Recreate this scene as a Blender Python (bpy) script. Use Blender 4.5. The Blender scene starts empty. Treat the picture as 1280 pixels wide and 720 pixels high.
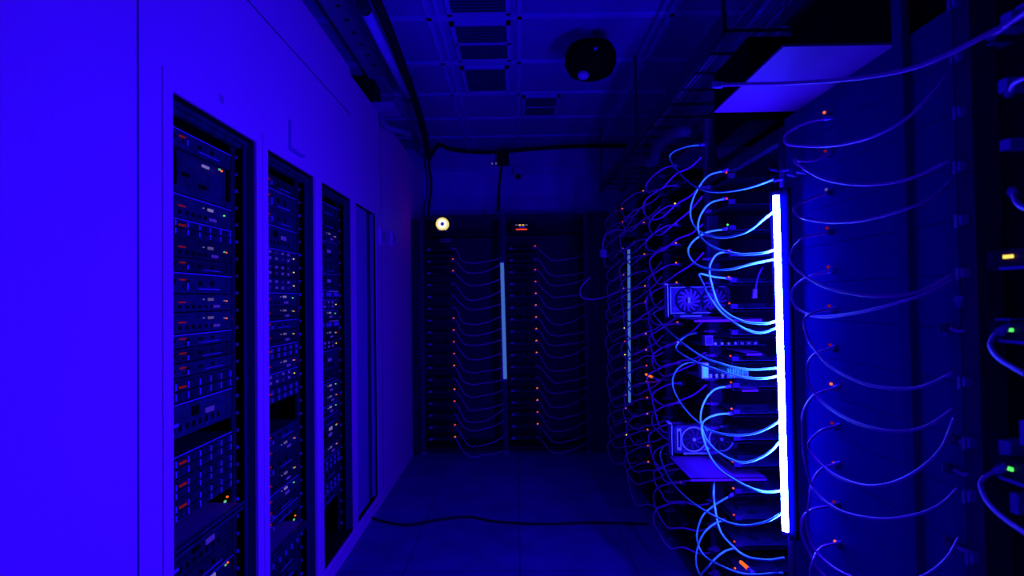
import bpy, bmesh, math, random
from mathutils import Vector, Matrix
random.seed(7)
C = bpy.context.scene.collection
SC = bpy.context.scene
SC.view_settings.view_transform = 'Standard'
SC.view_settings.look = 'None'
R_ = math.radians
F = 720.0

# ------------------------------------------------------------------ camera
CAM = Vector((0, 0, 1.40))
PITCH, YAW, ROLL = R_(1.15), R_(0.40), 0.014
fw = Vector((-math.sin(YAW) * math.cos(PITCH), math.cos(YAW) * math.cos(PITCH), math.sin(PITCH)))
r0 = fw.cross(Vector((0, 0, 1))).normalized()
u0 = r0.cross(fw).normalized()
rt = r0 * math.cos(ROLL) - u0 * math.sin(ROLL)
up = u0 * math.cos(ROLL) + r0 * math.sin(ROLL)
rt, up = (r0 * math.cos(ROLL) - u0 * math.sin(ROLL)).normalized(), (u0 * math.cos(ROLL) + r0 * math.sin(ROLL)).normalized()
cd = bpy.data.cameras.new('camera')
cam = bpy.data.objects.new('camera', cd)
C.objects.link(cam)
cam.matrix_world = Matrix(((rt.x, up.x, -fw.x, CAM.x), (rt.y, up.y, -fw.y, CAM.y), (rt.z, up.z, -fw.z, CAM.z), (0, 0, 0, 1)))
cd.sensor_width = 36
cd.lens = F / 1280 * 36
cd.clip_start = 0.02
cd.dof.use_dof = True
cd.dof.focus_distance = 2.5
cd.dof.aperture_fstop = 3.5
SC.camera = cam


def ray(px, py):
    return (fw * F + rt * (px - 640) - up * (py - 360)).normalized()


def at_x(px, py, X):
    d = ray(px, py)
    return CAM + d * (X / d.x)


def at_y(px, py, Y):
    d = ray(px, py)
    return CAM + d * (Y / d.y)


def at_z(px, py, Z):
    d = ray(px, py)
    return CAM + d * ((Z - CAM.z) / d.z)


# ------------------------------------------------------------------ materials
KEEP = ('painted_panel', 'cable_jacket_tubelit', 'heat_sink', 'card_edge')


def mat(name, col, rough=0.6, metal=0.0, noise=0.15, scale=12.0, spec=0.5, bump=0.0):
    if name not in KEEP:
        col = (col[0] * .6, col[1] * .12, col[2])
    m = bpy.data.materials.new(name)
    m.use_nodes = True
    nt = m.node_tree
    b = nt.nodes['Principled BSDF']
    b.inputs['Roughness'].default_value = rough
    b.inputs['Metallic'].default_value = metal
    b.inputs['Specular IOR Level'].default_value = spec * .6
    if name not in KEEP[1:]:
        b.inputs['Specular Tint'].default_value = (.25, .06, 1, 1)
    tc = nt.nodes.new('ShaderNodeTexCoord')
    n = nt.nodes.new('ShaderNodeTexNoise')
    n.inputs['Scale'].default_value = scale
    n.inputs['Detail'].default_value = 4
    nt.links.new(tc.outputs['Object'], n.inputs['Vector'])
    rp = nt.nodes.new('ShaderNodeValToRGB')
    rp.color_ramp.elements[0].position = 0.3
    rp.color_ramp.elements[1].position = 0.7
    rp.color_ramp.elements[0].color = tuple(c * (1 - noise) for c in col) + (1,)
    rp.color_ramp.elements[1].color = tuple(min(1, c * (1 + noise)) for c in col) + (1,)
    nt.links.new(n.outputs['Fac'], rp.inputs['Fac'])
    nt.links.new(rp.outputs['Color'], b.inputs['Base Color'])
    if bump:
        bp = nt.nodes.new('ShaderNodeBump')
        bp.inputs['Strength'].default_value = bump
        bp.inputs['Distance'].default_value = 0.002
        nt.links.new(n.outputs['Fac'], bp.inputs['Height'])
        nt.links.new(bp.outputs['Normal'], b.inputs['Normal'])
    return m


def glow(name, col, strength, sample=False):
    m = bpy.data.materials.new(name)
    m.use_nodes = True
    nt = m.node_tree
    nt.nodes.clear()
    o = nt.nodes.new('ShaderNodeOutputMaterial')
    e = nt.nodes.new('ShaderNodeEmission')
    e.inputs['Color'].default_value = tuple(col) + (1,)
    e.inputs['Strength'].default_value = strength
    nt.links.new(e.outputs[0], o.inputs['Surface'])
    if not sample:
        m.cycles.emission_sampling = 'NONE'
    return m


M = {}
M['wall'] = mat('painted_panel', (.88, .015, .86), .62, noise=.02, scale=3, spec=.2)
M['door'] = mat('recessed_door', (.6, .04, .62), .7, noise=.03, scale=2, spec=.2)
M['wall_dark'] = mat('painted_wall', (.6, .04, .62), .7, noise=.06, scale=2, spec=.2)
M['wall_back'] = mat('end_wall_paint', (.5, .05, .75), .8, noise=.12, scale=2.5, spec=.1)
M['board_wall'] = mat('pale_board', (.6, .05, .9), .8, noise=.08, scale=3, spec=.1)
M['ceil'] = mat('ceiling_tile', (.35, .04, .62), .9, noise=.06, scale=20, spec=.1)
M['tbar'] = mat('grid_bar', (.5, .05, .85), .7, noise=.04, spec=.2)
M['vent'] = mat('vent_dark', (.02, .02, .22), .8)
M['seam'] = mat('seam_gap', (.1, .03, .22), .9)
M['black'] = mat('black_metal', (.006, .006, .012), .5, noise=.3, spec=.3)
M['void'] = mat('black_matt', (.004, .004, .006), .9, spec=.05)
M['dark'] = mat('dark_metal', (.03, .03, .05), .45, noise=.3, spec=.4)
M['case'] = mat('server_bezel', (.02, .03, .045), .5, noise=.5, scale=30, spec=.3)
M['case2'] = mat('server_bezel_blue', (.03, .04, .085), .5, noise=.5, scale=30, spec=.3)
M['post'] = mat('post_metal', (.08, .02, .10), .55, noise=.1, spec=.3)
M['sidepanel'] = mat('cabinet_side', (.02, .03, .11), .6, noise=.1)
M['rackback'] = mat('rack_back_sheet', (.08, .01, .085), .8, noise=.1, scale=2, spec=.05)
M['casefront'] = mat('case_sheet', (.02, .003, .18), .95, noise=.03, scale=2, spec=0)
M['grey'] = mat('grey_metal', (.35, .2, .40), .5, noise=.1)
M['bright'] = mat('pale_plastic', (.7, .3, .75), .5, noise=.05)
M['catch'] = mat('drive_catch', (.5, .2, .75), .4, noise=.1)
M['plate'] = mat('shelf_plate', (.5, .06, .40), .5, noise=.04, spec=.3)
M['panel'] = mat('pale_shelf', (.35, .03, .24), .7, noise=.03, scale=4, spec=.1)
M['cable'] = mat('cable_jacket_tubelit', (.32, .66, .8), .45, noise=.05, spec=.4)  # cyan of the nearby tube light is put into the jacket colour
M['cable_weaklit'] = mat('cable_jacket_weaklit', (.9, .05, .62), .5, noise=.05, spec=.3)  # same jacket, with the violet of weaker light in its colour
M['cabledark'] = mat('cable_black', (.01, .01, .015), .6)
M['pcb'] = mat('circuit_board', (.05, .06, .10), .5, noise=.5, scale=60)
M['plug_dim'] = mat('power_plug_shell', (.15, .05, .14), .6, noise=.05, spec=.1)
M['chip'] = mat('chip_black', (.02, .02, .04), .4)
M['sink'] = mat('heat_sink', (.2, .7, .5), .35, noise=.1, spec=.6)  # cyan of the tube light is part of this colour
M['gpu'] = mat('card_shroud', (.10, .05, .10), .4, noise=.2, scale=20)
M['gpu_dark'] = mat('card_recess', (.01, .01, .015), .5)
M['gpu_edge'] = mat('card_edge', (.5, .2, .9), .35, noise=.05)
M['clear'] = mat('clear_plug', (.4, .25, .6), .3, noise=.05)
M['lamp_off'] = mat('unlit_tube', (.6, .2, .85), .4, noise=.02)
M['tube'] = glow('lit_tube', (.027, .07, 1), 600, True)
M['tube_dim'] = glow('dim_tube', (.045, .13, .52), 1.0)
M['red'] = glow('led_red', (1, .05, .03), 1.0)
M['redslit'] = glow('led_red_slit', (1, .02, .06), .16)
M['orange'] = glow('led_orange', (1, .13, .015), 1.15)
M['yellow'] = glow('led_yellow', (1, .6, .1), 1.6)
M['green'] = glow('led_green', (.1, 1, .15), 1.2)
M['teal'] = glow('led_teal', (.2, .8, .5), .6)
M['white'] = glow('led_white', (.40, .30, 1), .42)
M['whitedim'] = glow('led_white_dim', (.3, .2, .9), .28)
M['violet'] = glow('violet_led_lit_tag', (.07, .02, 1), .45)  # port lights; on tags, emission imitates tube light on white stickers
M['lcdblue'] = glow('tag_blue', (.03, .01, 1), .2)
M['ringyellow'] = glow('ring_yellow', (1, .85, .28), .85)
M['ringwhite'] = glow('ring_white', (1, .95, .85), 1.1)


def wing_mat():
    m = bpy.data.materials.new('wing_glow')  # thin blue translucency that imitates the glow beside the tube
    m.use_nodes = True
    nt = m.node_tree
    nt.nodes.clear()
    o = nt.nodes.new('ShaderNodeOutputMaterial')
    e = nt.nodes.new('ShaderNodeBsdfTranslucent')
    e.inputs['Color'].default_value = (.0002, .0001, .004, 1)
    nt.links.new(e.outputs[0], o.inputs['Surface'])
    return m


M['wing'] = wing_mat()
M['backing'] = mat('lamp_backing', (.004, .002, .02), .8, noise=.02, spec=0)


def floor_mat():
    m = mat('floor_tile', (.15, .02, .36), .5, noise=.2, scale=5, spec=.25)
    nt = m.node_tree
    b = nt.nodes['Principled BSDF']
    br = nt.nodes.new('ShaderNodeTexBrick')
    br.offset = 0
    br.inputs['Scale'].default_value = 1
    br.inputs['Brick Width'].default_value = .6
    br.inputs['Row Height'].default_value = .6
    br.inputs['Mortar Size'].default_value = .004
    br.inputs['Color1'].default_value = (1, 1, 1, 1)
    br.inputs['Color2'].default_value = (.9, .9, .9, 1)
    br.inputs['Mortar'].default_value = (.45, .45, .45, 1)
    tc = nt.nodes['Texture Coordinate']
    nt.links.new(tc.outputs['Object'], br.inputs['Vector'])
    mx = nt.nodes.new('ShaderNodeMix')
    mx.data_type = 'RGBA'
    mx.blend_type = 'MULTIPLY'
    mx.inputs[0].default_value = 1
    nt.links.new(nt.nodes['Color Ramp'].outputs['Color'], mx.inputs[6])
    nt.links.new(br.outputs['Color'], mx.inputs[7])
    nt.links.new(mx.outputs[2], b.inputs['Base Color'])
    return m


M['floor'] = floor_mat()


# ------------------------------------------------------------------ mesh builder
class MB:
    def __init__(s):
        s.v, s.f, s.fm, s.fs, s.mats = [], [], [], [], []

    def mi(s, m):
        if m not in s.mats:
            s.mats.append(m)
        return s.mats.index(m)

    def box(s, x0, x1, y0, y1, z0, z1, m):
        b = len(s.v)
        s.v += [(x, y, z) for z in (z0, z1) for y in (y0, y1) for x in (x0, x1)]
        k = s.mi(m)
        for q in ((0, 2, 3, 1), (4, 5, 7, 6), (0, 1, 5, 4), (2, 6, 7, 3), (0, 4, 6, 2), (1, 3, 7, 5)):
            s.f.append(tuple(b + i for i in q)); s.fm.append(k); s.fs.append(False)
        return s

    def hexa(s, pts, m):
        b = len(s.v)
        s.v += [tuple(p) for p in pts]
        k = s.mi(m)
        for q in ((0, 2, 3, 1), (4, 5, 7, 6), (0, 1, 5, 4), (2, 6, 7, 3), (0, 4, 6, 2), (1, 3, 7, 5)):
            s.f.append(tuple(b + i for i in q)); s.fm.append(k); s.fs.append(False)
        return s

    def tube(s, pts, r, m, n=8, smooth_path=True, sub=6):
        pts = [Vector(p) for p in pts]
        if smooth_path and len(pts) > 2:
            e = [pts[0] * 2 - pts[1]] + pts + [pts[-1] * 2 - pts[-2]]
            out = []
            for i in range(1, len(e) - 2):
                a, b_, c, d = e[i - 1], e[i], e[i + 1], e[i + 2]
                for j in range(sub):
                    t = j / sub
                    out.append(.5 * ((2 * b_) + (c - a) * t + (2 * a - 5 * b_ + 4 * c - d) * t * t + (3 * b_ - a - 3 * c + d) * t ** 3))
            out.append(pts[-1])
            pts = out
        b = len(s.v)
        k = s.mi(m)
        nrm = None
        for i, p in enumerate(pts):
            t = (pts[min(i + 1, len(pts) - 1)] - pts[max(i - 1, 0)])
            t = t.normalized() if t.length > 1e-9 else Vector((0, 0, 1))
            if nrm is None:
                nrm = t.cross(Vector((0, 0, 1)) if abs(t.z) < .9 else Vector((1, 0, 0))).normalized()
            else:
                nrm = (nrm - t * nrm.dot(t)).normalized()
            bi = t.cross(nrm)
            for j in range(n):
                a = 2 * math.pi * j / n
                s.v.append(tuple(p + (nrm * math.cos(a) + bi * math.sin(a)) * r))
        for i in range(len(pts) - 1):
            for j in range(n):
                s.f.append((b + i * n + j, b + i * n + (j + 1) % n, b + (i + 1) * n + (j + 1) % n, b + (i + 1) * n + j))
                s.fm.append(k); s.fs.append(True)
        s.f.append(tuple(b + j for j in reversed(range(n)))); s.fm.append(k); s.fs.append(False)
        e0 = b + (len(pts) - 1) * n
        s.f.append(tuple(e0 + j for j in range(n))); s.fm.append(k); s.fs.append(False)
        return s

    def lathe(s, prof, m, c=(0, 0, 0), axis='z', n=28, smooth=True):
        # prof: list of (radius, height along axis)
        b = len(s.v)
        k = s.mi(m)
        c = Vector(c)
        for (r, h) in prof:
            for j in range(n):
                a = 2 * math.pi * j / n
                x, y = r * math.cos(a), r * math.sin(a)
                p = {'z': Vector((x, y, h)), 'y': Vector((x, h, y)), 'x': Vector((h, x, y))}[axis]
                s.v.append(tuple(c + p))
        for i in range(len(prof) - 1):
            for j in range(n):
                s.f.append((b + i * n + j, b + i * n + (j + 1) % n, b + (i + 1) * n + (j + 1) % n, b + (i + 1) * n + j))
                s.fm.append(k); s.fs.append(smooth)
        for i in ((0, len(prof) - 1) if prof[0] != prof[-1] else ()):
            if prof[i][0] > 1e-6:
                s.f.append(tuple(b + i * n + j for j in range(n))); s.fm.append(k); s.fs.append(False)
        return s

    def build(s, name, parent=None, bevel=0, loc=None):
        me = bpy.data.meshes.new(name)
        me.from_pydata(s.v, [], s.f)
        for m in s.mats:
            me.materials.append(m)
        me.polygons.foreach_set('material_index', s.fm)
        me.polygons.foreach_set('use_smooth', s.fs)
        bm = bmesh.new()
        bm.from_mesh(me)
        bmesh.ops.recalc_face_normals(bm, faces=bm.faces)
        bm.to_mesh(me)
        bm.free()
        me.update()
        o = bpy.data.objects.new(name, me)
        C.objects.link(o)
        if parent:
            o.parent = parent
        if loc is not None:
            o.location = loc
        if bevel:
            b = o.modifiers.new('soft_edge', 'BEVEL')
            b.width = bevel
            b.segments = 2
            b.limit_method = 'ANGLE'
        return o


def tag(o, label, cat, group=None, kind=None):
    if label: o['label'] = label
    if cat: o['category'] = cat
    if group: o['group'] = group
    if kind: o['kind'] = kind
    return o


def thing(name, label, cat, loc=(0, 0, 0), rz=0, group=None):
    o = bpy.data.objects.new(name, None)
    C.objects.link(o)
    o.empty_display_size = .05
    o.location = loc
    o.rotation_euler = (0, 0, rz)
    return tag(o, label, cat, group)


KIDS = {}


def copy_tree(o, parent=None):
    c = o.copy()
    C.objects.link(c)
    if parent is not None:
        c.parent = parent
    for ch in o.children:
        copy_tree(ch, c)
    return c


def struct(mb, name):
    o = mb.build(name)
    o['kind'] = 'structure'
    return o


ORD = 'topmost second third fourth fifth sixth seventh eighth ninth tenth eleventh twelfth thirteenth fourteenth fifteenth sixteenth seventeenth eighteenth nineteenth twentieth twenty-first twenty-second twenty-third twenty-fourth twenty-fifth twenty-sixth twenty-seventh twenty-eighth twenty-ninth thirtieth'.split()


def down(i):
    return 'topmost' if i == 0 else ORD[i] + ' down'


# ------------------------------------------------------------------ room shell
XW = -.96
CEIL = 3.0
YB = 6.05
YN = -.9
struct(MB().box(-2.0, 1.6, YN, YB + .1, -.1, 0, M['floor']), 'floor')
struct(MB().box(-2.0, 1.6, YN, YB + .1, CEIL, CEIL + .1, M['ceil']), 'ceiling')
struct(MB().box(-2.0, 1.6, YB, YB + .1, 0, CEIL, M['wall_back']), 'wall_back')
struct(MB().box(1.5, 1.6, YN, YB, 0, CEIL, M['wall_dark']), 'wall_right')

# the cabinet wall: a pale fascia with four openings
OPEN = [(1.60, 2.12), (2.22, 2.74), (2.84, 3.36), (3.46, 3.96)]
Z0, Z1 = .075, 2.0
TH = .006
mb = MB()
w = M['wall']
mb.box(XW - TH, XW, YN, YB, 0, Z0, w)
mb.box(XW - TH, XW, YN, 3.36, Z1, 2.78, w)
mb.box(XW - TH, XW, 3.36, YB, Z1, 2.74, w)
mb.box(XW - TH, XW, YN, OPEN[0][0], Z0, Z1, w)
for i in range(3):
    mb.box(XW - TH, XW, OPEN[i][1], OPEN[i + 1][0], Z0, Z1, w)
mb.box(XW - TH, XW, OPEN[3][1], YB, Z0, Z1, w)
struct(mb, 'wall_left')
# narrow raised frames around the openings
mb = MB()
for (a, b) in OPEN[:3]:
    mb.box(XW, XW + .004, a - .045, a, Z0 - .04, Z1 + .05, w)
    mb.box(XW, XW + .004, b, b + .035, Z0 - .04, Z1 + .05, w)
    mb.box(XW, XW + .004, a, b, Z1, Z1 + .05, w)
struct(mb, 'trim_1')
mb = MB()
mb.box(XW, XW + .0015, 1.452, 1.458, 0, 2.5, M['seam'])
mb.box(XW, XW + .0015, YN, 3.36, 2.497, 2.503, M['seam'])
mb.box(XW, XW + .0015, 4.10, 4.108, 0, 2.74, M['seam'])
struct(mb, 'trim_2')
mb = MB()
mb.box(XW, XW + .012, YN, 5.2, 0, .06, w)
struct(mb, 'baseboard_left')
# closed fourth bay: a pale recessed door
a, b = OPEN[3]
door = struct(MB().box(XW - .04, XW - .03, a - .01, b - .14, Z0, Z1, M['door']), 'door_1')
MB().box(XW - .04, XW - .034, b - .14, b + .01, Z0, Z1, M['sidepanel']).build('door_gap', door)
MB().box(XW - .034, XW - .02, b - .03, b, Z0, Z1, M['wall_dark']).build('door_jamb', door)
# upper frame of the dark gap
# ceiling grid
mb = MB()
for y in (1.42, 2.02, 2.62, 3.22, 3.84, 4.43, 5.03, 5.60):
    mb.box(-2.0, 1.5, y - .018, y + .018, CEIL - .012, CEIL, M['tbar'])
for x in (-1.4, -.93, -.47, .04, .90):
    mb.box(x - .014, x + .014, YN, YB, CEIL - .012, CEIL, M['tbar'])
mb.box(-.425, -.405, YN, YB, CEIL - .010, CEIL, M['tbar'])
struct(mb, 'trim_3')
# end-wall boards
mb = MB()
for (x0, y0, x1, y1) in ((541, 214, 606, 263), (626, 217, 716, 264)):
    p, q = at_y(x0, y1, YB - .02), at_y(x1, y0, YB - .02)
    mb.box(p.x, q.x, YB - .02, YB, p.z, q.z, M['board_wall'])
p, q = at_y(530, 212, YB - .03), at_y(800, 208, YB - .03)
mb.box(p.x, q.x, YB - .03, YB, p.z, q.z + .02, M['board_wall'])
struct(mb, 'trim_4')

# ------------------------------------------------------------------ ceiling vents
def vent(x0, x1, y0, y1, n, label):
    t = thing('ceiling_vent', label, 'vent', ((x0 + x1) / 2, (y0 + y1) / 2, CEIL), 0, 'ceiling vents')
    hx, hy = (x1 - x0) / 2, (y1 - y0) / 2
    f = MB()
    for (a, b, c, d) in ((-hx, hx, -hy, -hy + .025), (-hx, hx, hy - .025, hy), (-hx, -hx + .025, -hy, hy), (hx - .025, hx, -hy, hy)):
        f.box(a, b, c, d, -.018, 0, M['tbar'])
    f.build('frame', t)
    MB().box(-hx + .02, hx - .02, -hy + .02, hy - .02, -.004, 0, M['vent']).build('backing', t)
    g = MB()
    for i in range(14):
        y = -hy + .04 + (2 * hy - .08) * i / 13
        g.hexa([(-hx + .025, y - .006, -.016), (hx - .025, y - .006, -.016), (-hx + .025, y - .003, -.016), (hx - .025, y - .003, -.016),
                (-hx + .025, y + .003, -.004), (hx - .025, y + .003, -.004), (-hx + .025, y + .006, -.004), (hx - .025, y + .006, -.004)], M['vent'])
    g.build('louvre', t)
    if n:
        MB().box(-hx, hx, -.012, .012, -.018, -.003, M['tbar']).build('crossbar', t)


vent(-.36, -.01, 2.66, 3.18, 1, 'dark louvred ceiling vent, part cut by the top of the frame')
vent(-.36, -.01, 3.27, 3.80, 1, 'dark ceiling vent with crossbar, beside the hanging black drum')
vent(-.36, -.03, 3.90, 4.38, 0, 'square dark ceiling vent without crossbar')
vent(.07, .37, 4.48, 4.98, 1, 'small dark ceiling vent furthest along, below the hanging black drum')

# ------------------------------------------------------------------ hanging drum
p = at_y(738, 76, 3.4)
t = thing('ceiling_drum', 'black rounded drum with pale nub hanging below the ceiling', 'ceiling fixture', p)
MB().lathe([(.0, -.10), (.07, -.10), (.125, -.075), (.152, -.02), (.152, .035), (.13, .08), (.075, .105), (0, .108)], M['void'], n=36).build('housing', t)
MB().lathe([(.022, .10), (.022, CEIL - p.z - .01), (.06, CEIL - p.z - .008), (.06, CEIL - p.z)], M['ceil'], n=16).build('stem', t)
MB().lathe([(0, -.028), (.026, -.02), (.036, 0), (.026, .02), (0, .028)], M['bright'], c=(-.05, -.05, -.105), n=16).build('nub', t)
MB().lathe([(0, -.004), (.010, -.003), (.010, .003)], M['catch'], c=(.01, -.155, .005), axis='y', n=12).build('lens', t)

# ------------------------------------------------------------------ unlit ceiling lamp, tray and cable bundle
t = thing('ceiling_tube_lamp', 'long unlit fluorescent tube hanging along the ceiling beside black cables', 'lamp', (-.73, 2.8, 2.85))
MB().tube([(0, .03, 0), (-.02, 1.25, 0)], .026, M['lamp_off'], n=14, smooth_path=False).build('glass_tube', t)
MB().tube([(0, -.03, 0), (0, .035, 0)], .03, M['dark'], n=14, smooth_path=False).build('end_cap', t)
MB().tube([(-.02, 1.24, 0), (-.02, 1.29, 0)], .03, M['dark'], n=14, smooth_path=False).build('end_cap', t)
for y in (.0, 1.26):
    MB().box(-.035, .015, y - .012, y + .012, .02, .15, M['dark']).build('bracket', t)
t = thing('ceiling_tray', 'slotted metal tray along the ceiling above the unlit tube', 'cable tray', (-.9, YN, 2.95))
mb = MB().box(-.09, .09, 0, 4.9, .03, .04, M['grey']).box(-.09, -.08, 0, 4.9, -.01, .04, M['grey']).box(.08, .09, 0, 4.9, -.01, .04, M['grey'])
for i in range(30):
    mb.box(-.04, -.015, .2 + i * .155, .23 + i * .155, .0285, .031, M['dark'])
mb.build('tray', t)
for y in (3.0, 4.5):
    MB().box(-.01, .01, y, y + .02, .04, .05, M['grey']).build('hanger', t)

t = thing('cable_bundle', 'thick black cable bundle running along ceiling then drooping across the end wall', 'cable', (0, 0, 0))
for j in range(5):
    ox, oz = random.uniform(-.03, .03), random.uniform(-.02, .02)
    pts = [(-.66 + ox, 2.3, 2.9 + oz), (-.665 + ox, 3.0, 2.9 + oz), (-.69 + ox, 3.7, 2.885 + oz), (-.73 + ox, 4.4, 2.89 + oz), (-.77 + ox, 5.0, 2.85 + oz), (-.83 + ox, 5.55, 2.86 + oz), (-.86, 5.8 + ox, 2.84 + oz)]
    pts += [tuple(at_y(a, b, 5.85) + Vector((0, ox, oz * .5))) for a, b in ((548, 181), (562, 186), (585, 189), (610, 190), (640, 188), (690, 184), (740, 182), (800, 182), (835, 180))]
    MB().tube(pts, .013, M['cabledark'], n=7, sub=4).build('strand', t)

t = thing('junction_box', 'black box on a pale ledge high at the end of the cabinet fascia', 'box', (-1.06, 4.0, 2.74))
MB().box(-.08, .10, -.05, .14, 0, .2, M['black']).build('box_body', t, .008)
MB().box(-.10, .24, -.08, .16, -.0, .03, M['wall_dark']).build('ledge', t)
MB().tube([(.12, .06, 0), (.13, .05, -.06), (.17, .05, -.11), (.24, .1, -.12), (.29, .25, -.1)], .02, M['grey'], n=10).build('conduit', t)

# small fittings on the pale wall
p = at_x(366, 178, XW)
t = thing('wall_bracket', 'small L-shaped bracket above the second cabinet opening', 'bracket', p)
MB().box(0, .006, -.05, -.028, -.045, .085, M['wall_dark']).build('upright', t)
MB().box(0, .03, -.05, .07, -.05, -.043, M['wall_dark']).build('foot', t)
p = at_x(277, 124, XW + .0045)
MBt = MB().box(0, .001, -.012, -.009, -.012, .012, M['grey']).box(0, .001, -.001, .002, -.012, .012, M['grey']).box(0, .001, .008, .011, -.012, .012, M['grey']).box(0, .001, -.001, .011, -.012, -.010, M['grey'])
tag(MBt.build('wall_mark', loc=p), 'tiny dark stencilled mark above the first cabinet opening', 'mark')
for (x, y, lab) in ((475, 296, 'pale wall switch at the end of the cabinet wall, one closer to cabinets'), (489, 299, 'pale wall switch at the end of the cabinet wall, one closer to corner')):
    p = at_x(x, y, XW)
    t = thing('wall_switch', lab, 'switch', p, 0, 'wall switches')
    MB().box(0, .02, -.05, .05, -.06, .06, M['wall']).build('plate', t, .004)
    MB().box(.02, .03, -.02, .02, -.03, .03, M['grey']).build('rocker', t)

# ------------------------------------------------------------------ left cabinets
XS = XW - .066   # front plane of the servers
U = .0445


def cabinet(i, a, b, lab):
    t = thing('server_cabinet', lab, 'cabinet', (XS, (a + b) / 2, 0), 0, 'wall cabinets of servers')
    hw = (b - a) / 2
    for s in (-1, 1):
        y = s * .238
        r = MB().box(-.016, -.006, y - .018, y + .018, Z0, Z1 - .02, M['dark'])
        for k in range(30):
            z = .12 + k * .0625
            r.box(-.006, .004, y + (.004 if s > 0 else -.012), y + (.012 if s > 0 else -.004), z, z + .011, M['grey'] if k % 3 else M['catch'])
        r.build('mounting_rail', t)
    # black gap beside the rail, and pale inner side panels
    for s in (-1, 1):
        MB().box(.030, .058, s * (hw + .006) - .006, s * (hw + .006) + .006, Z0, Z1, M['sidepanel']).box(.024, .030, s * (hw + .006) - .02, s * (hw + .006) + .006, Z0, Z1, M['sidepanel']).build('side_panel', t)
        MB().box(-.8, .024, s * (hw + .012) - .012, s * (hw + .012) + .012, Z0, Z1, M['void']).build('inner_wall', t)
    MB().box(-.82, -.8, -hw - .02, hw + .02, Z0, Z1, M['void']).build('back_panel', t)
    MB().box(-.8, .056, -hw, hw, Z1 - .004, Z1 + .02, M['black']).box(.0, .02, -hw, hw, Z1 - .03, Z1 - .004, M['case2']).box(.03, .036, -hw, hw, Z1 - .018, Z1 - .004, M['case2']).build('top_panel', t)
    MB().box(-.8, .056, -hw, hw, Z0 - .03, Z0 + .012, M['black']).build('floor_panel', t)
    return t


CABN = ['first wall cabinet', 'second wall cabinet', 'third wall cabinet']
for i, l in enumerate(('tall wall cabinet of servers with the widest opening', 'second tall wall cabinet of servers, below the small bracket', 'third tall wall cabinet, narrowest opening showing servers')):
    cabinet(i, *OPEN[i], l)

HW = .214
proto = {}


def led_block(parent, x, z, m, s=.004):
    s *= .7
    MB().box(x - s, x + s, -.004, .002, z - s, z + s, m).build('indicator_light', parent)


def handle(parent, x, z, h):
    MB().box(x - .004, x + .004, -.016, -.010, z, z + h, M['catch']).box(x - .004, x + .004, -.012, 0, z, z + .004, M['catch']).box(x - .004, x + .004, -.012, 0, z + h - .004, z + h, M['catch']).build('handle', parent)


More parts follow.
